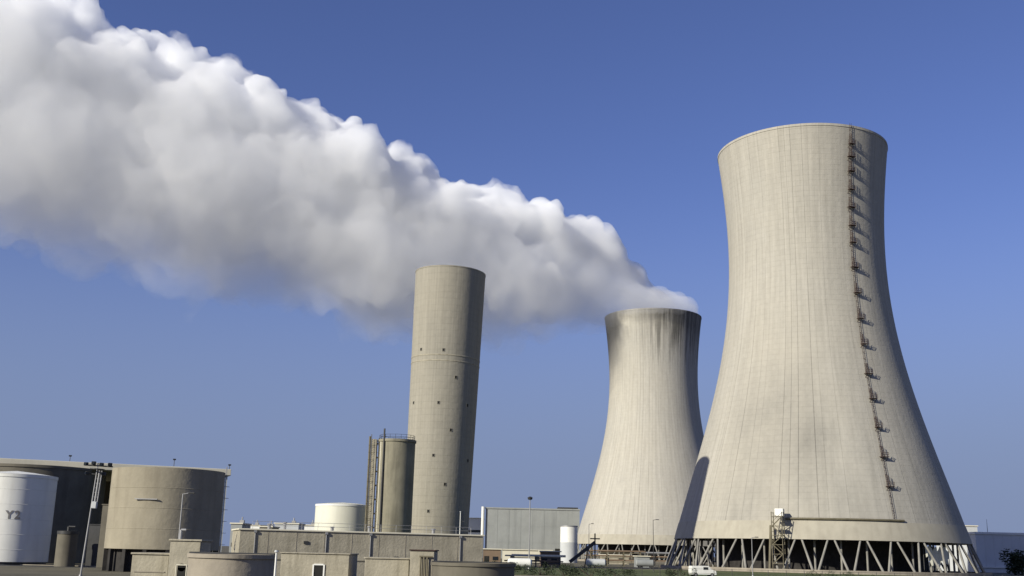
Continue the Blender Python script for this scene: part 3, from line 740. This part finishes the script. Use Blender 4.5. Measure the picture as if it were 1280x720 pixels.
def basin(xc, Y, rpx, ytop, mm, label):
    P = at(xc, 690, Y); r = rpx * Y / F; H = zz_(xc, ytop, Y - r)
    o = thing('settling_basin', (P.x, Y, 0), label, 'basin', 'round concrete basins')
    m = MB(); m.lathe([(r, 0), (r, H - .3), (r + .12, H - .28), (r + .12, H), (r - .3, H), (r - .3, H - 1.1)], n=72); m.disc(r - .3, H - 1.1, 72)
    m.build('wall', M[mm], o, smooth=True)
    m = MB(); m.box((0, 0, H + .06), (2 * r, .7, .1))
    m.build('walkway', M['steel_dark'], o)
    return o
basin(291, 80, 51, 693, 'block_grey', 'round concrete basin left of the white pole, lit on its left half')
basin(592, 100, 50, 704, 'tank_old', 'dark round basin below the right end of the long concrete building')

# long concrete building
A = at(300, 661, 122); B = at(604, 672, 131)
L = math.hypot(B.x - A.x, 9); rz = math.atan2(9, B.x - A.x); H = (A.z + B.z) / 2
lb = thing('service_building', (A.x, 122, 0), 'long low flat-roofed concrete building running under the silo tower and chimney', 'building', rz=rz)
m = MB(); m.box((L / 2, 4.5, H / 2), (L, 9, H), bev=.04); m.build('wall', M['block'], lb)
m = MB(); m.box((L / 2, 4.5, H + .1), (L + .3, 9.3, .18), bev=.03); m.build('roof', M['slab'], lb)
m = MB()
for k in range(1, 9): m.box((L * k / 9, -.01, H / 2), (.04, .03, H - .1))
m.box((L / 2, .02, .1), (L, .05, .1)); m.build('joint', M['block_grey'], lb)
m = MB(); m.box((L * .47, -.03, H * .42), (L * .92, .07, .10)); m.build('string_course', M['tank_old'], lb)
for u, z in ((.26, H * .78), (.63, H * .5)):
    m = MB(); m.box((L * u, -.06, z), (.5, .12, .3)); m.build('wall_light', M['steel_dark'], lb)
for k, (u, v, s) in enumerate(((.12, 2, .5), (.2, 6, .8), (.38, 3, .4), (.55, 5, .6), (.82, 4, .5))):
    m = MB(); m.tube((L * u, v, H + .19), (L * u, v, H + .19 + s), .18, n=10); m.tube((L * u, v, H + .19 + s), (L * u, v, H + .3 + s), .3, .22, n=10); m.build('roof_vent', M['steel'], lb, smooth=True)
for u in (.06, .34, .52, .9):
    m = MB(); m.tube((L * u, -.09, .2), (L * u, -.09, H - .1), .06, n=8); m.box((L * u, -.12, H - .12), (.3, .22, .24)); m.build('downpipe', M['steel'], lb)
m = MB()
for k in range(15):
    X = L * .05 + L * .9 * k / 14; m.tube((X, .5, H + .18), (X, .5, H + 1.0), .02, n=4)
for hh in (.6, 1.0): m.tube((L * .05, .5, H + hh), (L * .95, .5, H + hh), .02, n=4)
m.build('roof_rail', M['steel'], lb)
# lean-to blocks in front of it
cabin('annexe', 352, 437, 691, 108, 6, 'block', 'grey-buff concrete annexe with a white framed dark door', 'annexe', doors=[(.06, .95, .9, 2.0)], roof_t=.12)
cabin('annexe', 457, 512, 697, 104, 6, 'block', 'plain light concrete annexe right of the dark gap', 'annexe', roof_t=.14)
o, W_, H_ = cabin('annexe', 513, 543, 687, 102, 5, 'block', 'light concrete annexe with a dark roof edge and pipes left of the dark basin', 'annexe', roof_t=.12, roof_m='rust')
m = MB(); 
for k in range(3): m.tube((-W_ * .05 + k * .3, -.2, 0), (-W_ * .05 + k * .3, -.2, H_ - .5), .08, n=8)
m.tube((-W_ * .1, -.2, H_ - .5), (W_ * .45, -.2, H_ - .5), .08, n=8); m.build('pipe', M['olive'], o)

# ---- poles and lamps
def lamp(x, yb, yt, Y, label, kind='flood', r=.09, mm='steel', lean=0, group='lamp posts and poles', name='lamp_post'):
    P = at(x, yb, Y); H = zz_(x, yt, Y)
    o = thing(name, (P.x, Y, 0), label, 'lamp post' if name == 'lamp_post' else 'pole', group)
    o.rotation_euler = (0, R(lean), 0)
    m = MB(); m.tube((0, 0, 0), (0, 0, H), r, r * .6, n=12); m.tube((0, 0, 0), (0, 0, .35), r * 2, r * 1.6, n=12); m.build('pole', M[mm], o, smooth=True)
    if kind == 'cluster':
        m = MB(); m.tube((-1.4, 0, H - .3), (1.6, 0, H - .3), .07, n=8); m.tube((-1.2, 0, H - 1.2), (1.0, 0, H - 1.2), .06, n=8); m.lathe([(.55, H - .75), (.75, H - .7), (.75, H - .6), (.55, H - .6)], n=20); m.build('crossarm', M['steel_dark'], o)
        for k, (dx, dz_) in enumerate(((-1.2, .1), (-.4, .25), (.45, .15), (1.35, .2), (-.9, -.85), (.8, -.8))):
            m = MB(); m.box((dx, -.15, H - .3 + dz_), (.42, .3, .36), rz=R(-20 + 14 * k), bev=.04); h = m.build('floodlight', M['steel_dark'], o)
            m = MB(); m.box((dx - .01, -.34, H - .3 + dz_), (.32, .10, .26), rz=R(-20 + 14 * k)); m.build('lens', M['glass'], h)
        m = MB(); m.box((.3, 0, H * .63), (.5, .4, .7), bev=.04); m.build('control_box', M['pale'], o)
        m = MB(); m.tube((.3, 0, H * .66), (.3, 0, H - .8), .1, n=8); m.tube((.55, 0, H * .66), (.55, 0, H - .8), .06, n=8)
        for k in range(8): m.tube((0, 0, H * (.66 + .04 * k)), (.55, 0, H * (.66 + .04 * k)), .03, n=4)
        m.build('cable_riser', M['steel'], o)
    elif kind == 'head':
        m = MB(); m.tube((0, 0, H - .1), (0, 0, H + .35), .45, .62, n=14); m.tube((0, 0, H + .35), (0, 0, H + .6), .62, .2, n=14); m.build('lamp_head', M['steel_dark'], o, smooth=True)
    elif kind == 'arm':
        m = MB(); m.tube((0, 0, H - .05), (.7, 0, H + .1), .05, n=6); m.build('arm', M[mm], o)
        m = MB(); m.box((.95, 0, H + .1), (.7, .28, .16), bev=.03); m.build('lamp_head', M['steel_dark'], o)
    elif kind == 'cap':
        m = MB(); m.tube((0, 0, H), (0, 0, H + .12), r * 1.6, r * 1.2, n=10); m.build('cap', M['pale'], o)
    return o
lamp(101, 715, 578, 116, 'tall floodlight mast with a cluster of lamps between the white tank and the buff drum', 'cluster', r=.10, lean=2.6)
lamp(222, 690, 617, 120, 'slim grey lamp post in front of the buff drum tank', 'arm', r=.10)
lamp(661, 715, 624, 250, 'tall lamp post with a dark head in front of the big grey hall', 'head', r=.16)
lamp(817, 712, 650, 250, 'lamp post with a flat dark head in front of the farther cooling tower', 'arm', r=.09, mm='steel_dark')
lamp(736, 712, 655, 300, 'thin post left of the lamp in front of the farther cooling tower', 'arm', r=.10)
lamp(344, 712, 690, 73, 'pale short pole between the round basin and the concrete annexe', 'cap', r=.09, mm='white', name='pole')
lamp(574, 690, 640, 200, 'thin pale pole in front of the shaded foot of the chimney', 'cap', r=.10, mm='white', name='pole')
lamp(941, 719, 672, 215, 'thin grey lamp post standing in the grass before the near cooling tower', 'arm', r=.10)

# ---- pipe racks and small plant below the far tower
def rack(x0, x1, ytop, Y, label, levels=3, seed=1):
    X0, X1 = px(x0, Y), px(x1, Y); H = zz_((x0 + x1) / 2, ytop, Y); W_ = X1 - X0; rn = random.Random(seed)
    o = thing('pipe_rack', ((X0 + X1) / 2, Y, 0), label, 'pipe rack', 'steel pipe racks')
    m = MB(); k = max(2, int(W_ / 5))
    for i in range(k + 1):
        for d in (-1.4, 1.4): m.box((-W_ / 2 + W_ * i / k, d, H / 2), (.28, .28, H))
        for l in range(levels): m.box((-W_ / 2 + W_ * i / k, 0, H * (l + 1.0) / levels - .15), (.2, 3.1, .2))
        if i % 2 == 0 and i < k: m.tube((-W_ / 2 + W_ * i / k, -1.4, .3), (-W_ / 2 + W_ * (i + 1) / k, -1.4, H * .6), .09, n=5)
    for d in (-1.4, 1.4):
        for l in range(levels): m.box((0, d, H * (l + 1.0) / levels - .3), (W_ + .2, .16, .2))
    m.build('frame', M['steel_dark' if seed % 2 else 'olive'], o)
    for l in range(levels):
        m = MB()
        for d in (-1.0, -.3, .5, 1.1):
            q = rn.uniform(.12, .3); m.tube((-W_ / 2 - rn.uniform(0, 2), d, H * (l + 1.0) / levels + q), (W_ / 2 + rn.uniform(0, 2), d, H * (l + 1.0) / levels + q), q, n=8)
        m.build('pipe_run', M[rn.choice(['pale', 'steel', 'slab', 'brown'])], o, smooth=True)
    return o
rack(738, 800, 690, 360, 'pale pipe rack across the foot of the farther cooling tower', 3, 2)
rack(640, 700, 696, 290, 'low pipe rack in front of the grey hall', 2, 3)
rack(798, 838, 692, 400, 'dark pipe rack between the feet of the two cooling towers', 3, 5)
# conveyor / slanted brace structure
P = at(738, 712, 300); o = thing('conveyor', (P.x, 300, 0), 'dark slanting conveyor on trestles left of the pipe rack', 'conveyor')
m = MB(); m.box((-2.2, 0, 4.0), (8.6, 1.2, .9), rot=Matrix.Rotation(R(-38), 3, 'Y')); m.build('gallery', M['steel_dark'], o)
m = MB(); m.tube((1.2, -.5, 0), (1.2, -.5, 9), .16, n=6); m.tube((1.2, .5, 0), (1.2, .5, 9), .16, n=6); m.tube((-1.6, -.5, 0), (-.6, -.5, 5), .12, n=6); m.tube((-1.6, .5, 0), (-.6, .5, 5), .12, n=6)
m.box((1.2, 0, 7.6), (2.6, 1.4, .3)); m.build('trestle', M['steel_dark'], o)

# skid tanks
for x, Y, lab, mm in ((650, 230, 'white horizontal tank on saddles left of the low pipe rack', 'white'), (745, 280, 'pale horizontal tank on saddles below the conveyor', 'pale'), (806, 300, 'grey horizontal tank on saddles under the far tower lamp', 'clad')):
    o = thing('skid_tank', (px(x, Y), Y, 0), lab, 'tank', 'horizontal tanks on saddles')
    m = MB(); m.tube((-2.2, 0, 1.5), (2.2, 0, 1.5), .9, n=24); m.tube((-2.5, 0, 1.5), (-2.2, 0, 1.5), .55, .9, n=24); m.tube((2.2, 0, 1.5), (2.5, 0, 1.5), .9, .55, n=24); m.build('vessel', M[mm], o, smooth=True)
    for sgn in (-1, 1):
        m = MB(); m.box((1.4 * sgn, 0, .45), (.3, 1.5, .9)); m.build('saddle', M['steel_dark'], o)

# white van by the near tower
P = at(878, 712, 200); o = thing('van', (P.x, 200, .06), 'small white van parked on the grass at the left foot of the near cooling tower', 'van', rz=R(8))
m = MB()
prof = [(-2.3, .35), (-2.35, 1.0), (-2.25, 1.85), (.9, 1.9), (1.55, 1.25), (2.25, 1.05), (2.35, .7), (2.35, .35)]
lo = [m.b.verts.new((x, -.9, z)) for x, z in prof]; hi = [m.b.verts.new((x, .9, z)) for x, z in prof]
m.b.faces.new(lo); m.b.faces.new(hi[::-1])
for i in range(len(prof)): j = (i + 1) % len(prof); m.b.faces.new((lo[i], hi[i], hi[j], lo[j]))
bmesh.ops.recalc_face_normals(m.b, faces=m.b.faces); bmesh.ops.bevel(m.b, geom=list(m.b.edges), offset=.06, segments=2, affect='EDGES')
m.build('body', M['white'], o)
m = MB(); m.box((1.23, 0, 1.58), (.03, 1.5, .62), rot=Matrix.Rotation(R(-45), 3, 'Y')); m.build('windscreen', M['glass'], o)
for sgn in (-1, 1):
    m = MB(); m.box((.35, .905 * sgn, 1.45), (.9, .02, .45)); m.build('window', M['glass'], o)
    for X in (-1.5, 1.5):
        m = MB(); m.tube((X, .72 * sgn, .34), (X, .92 * sgn, .34), .34, n=20); wv = m.build('wheel', M['rubber'], o)
        m = MB(); m.tube((X, .925 * sgn, .34), (X, .935 * sgn, .34), .18, n=12); m.build('rim', M['steel'], wv)

# pale canvas screen between the right-hand columns of the near tower
a = az_px(1186, 4, -85, 85); q = rad(8.8) - 2.2
o = thing('canvas_screen', (T1.x + q * math.cos(a), T1.y + q * math.sin(a), 0), 'torn pale canvas screen hanging behind the columns at the right foot of the near tower', 'screen', rz=a)
m = MB(); k = 24; top = []; bot = []
rn = random.Random(5)
for i in range(k + 1):
    y = -5 + 10 * i / k; xo = .25 * math.sin(i * 1.3); top.append(m.b.verts.new((xo, y, 7.2 + rn.uniform(-.9, .5)))); bot.append(m.b.verts.new((xo + .2, y, 2.6 + rn.uniform(-1.4, .9) + abs(y) * .35)))
for i in range(k): m.b.faces.new((top[i], top[i + 1], bot[i + 1], bot[i]))
cs = m.build('canvas', M['cream'], o); sm = cs.modifiers.new('s', 'SOLIDIFY'); sm.thickness = .05
m = MB(); m.tube((-.2, -5.5, 7.9), (-.2, 5.5, 7.9), .08, n=6); m.tube((-.2, -5.5, 0), (-.2, -5.5, 7.9), .1, n=6); m.tube((-.2, 5.5, 0), (-.2, 5.5, 7.9), .1, n=6); m.build('frame', M['steel_dark'], o)

# fence along the near side of the grass
def fence(x0, x1, Y, label, h=1.6):
    X0, X1 = px(x0, Y), px(x1, Y); W_ = X1 - X0
    o = thing('fence', ((X0 + X1) / 2, Y, .0), label, 'fence')
    n = max(2, int(W_ / 3)); m = MB()
    for i in range(n + 1): m.tube((-W_ / 2 + W_ * i / n, 0, 0), (-W_ / 2 + W_ * i / n, 0, h), .05, n=5)
    for hh in (.1, .5, .95): m.tube((-W_ / 2, 0, h * hh), (W_ / 2, 0, h * hh), .02, n=4)
    m.build('post_and_wire', M['steel_dark'], o)
fence(600, 1340, 190, 'thin wire fence along the road in front of the cooling towers')

# bushes: clumps of small leaf faces on short stems
def bush(X, Y, w_, h, label, seed, n=1500, name='shrub'):
    rn = random.Random(seed); o = thing(name, (X, Y, 0), label, 'shrub' if name == 'shrub' else 'tree', 'dark shrubs along the road' if name == 'shrub' else None)
    m = MB()
    for k in range(5):
        a = rn.uniform(0, 6.28); m.tube((0, 0, 0), (math.cos(a) * w_ * .3, math.sin(a) * w_ * .2, h * .7), .06 * h / 2, .02, n=5)
    m.build('stem' if name == 'shrub' else 'trunk', M['bark'], o)
    cl_ = [(Vector((rn.uniform(-.5, .5) * w_, rn.uniform(-.35, .35) * w_, h * rn.uniform(.25, .8))), rn.uniform(.16, .3) * min(w_, h * 1.4)) for _ in range(14)]
    vsx = []; fs = []
    for i in range(n):
        c, rr = cl_[i % 14]; d = Vector((rn.gauss(0, 1), rn.gauss(0, 1), rn.gauss(0, 1))).normalized() * rr * rn.uniform(.6, 1.05)
        p = c + d; p.z = max(.05, p.z); q = Matrix.Rotation(rn.uniform(0, 6.28), 3, 'Z') @ Matrix.Rotation(rn.uniform(0, 3.1), 3, 'X'); s_ = rn.uniform(.06, .16) * (h / 2.2)
        b0 = len(vsx)
        for e in ((-s_, 0, 0), (0, -s_ * .6, 0), (s_, 0, 0), (0, s_ * .6, 0)): vsx.append(p + q @ Vector(e))
        fs.append((b0, b0 + 1, b0 + 2, b0 + 3))
    me = bpy.data.meshes.new('foliage'); me.from_pydata(vsx, [], fs); me.materials.append(M['leaf'])
    f = bpy.data.objects.new('foliage', me); COL.objects.link(f); f.parent = o
    return o
spots = [(612, 182, 7, 2.3, 'dark shrub just right of the dark round basin'), (633, 178, 6, 1.9, 'low dark shrub left of the tall lamp post foot'), (676, 184, 8, 2.2, 'wide dark shrub right of the tall lamp post foot'),
         (706, 186, 6, 1.8, 'dark shrub below the small white silo tank'), (738, 180, 7, 2.0, 'dark shrub below the slanting conveyor'), (770, 186, 6, 1.6, 'low shrub below the pale pipe rack'),
         (850, 188, 5, 1.6, 'small green shrub left of the white van'), (1040, 186, 9, 1.7, 'wide green shrub on the grass before the middle of the near tower'), (1095, 188, 6, 1.3, 'small green shrub right of the wide one before the near tower')]
for i, (x, Y, w_, h, lab) in enumerate(spots): bush(px(x, Y), Y, w_, h, lab, 40 + i, n=1300)
bush(px(1276, 360), 360, 9, 7.5, 'dark round tree crown at the right edge before the pale hall', 90, n=2600, name='tree')
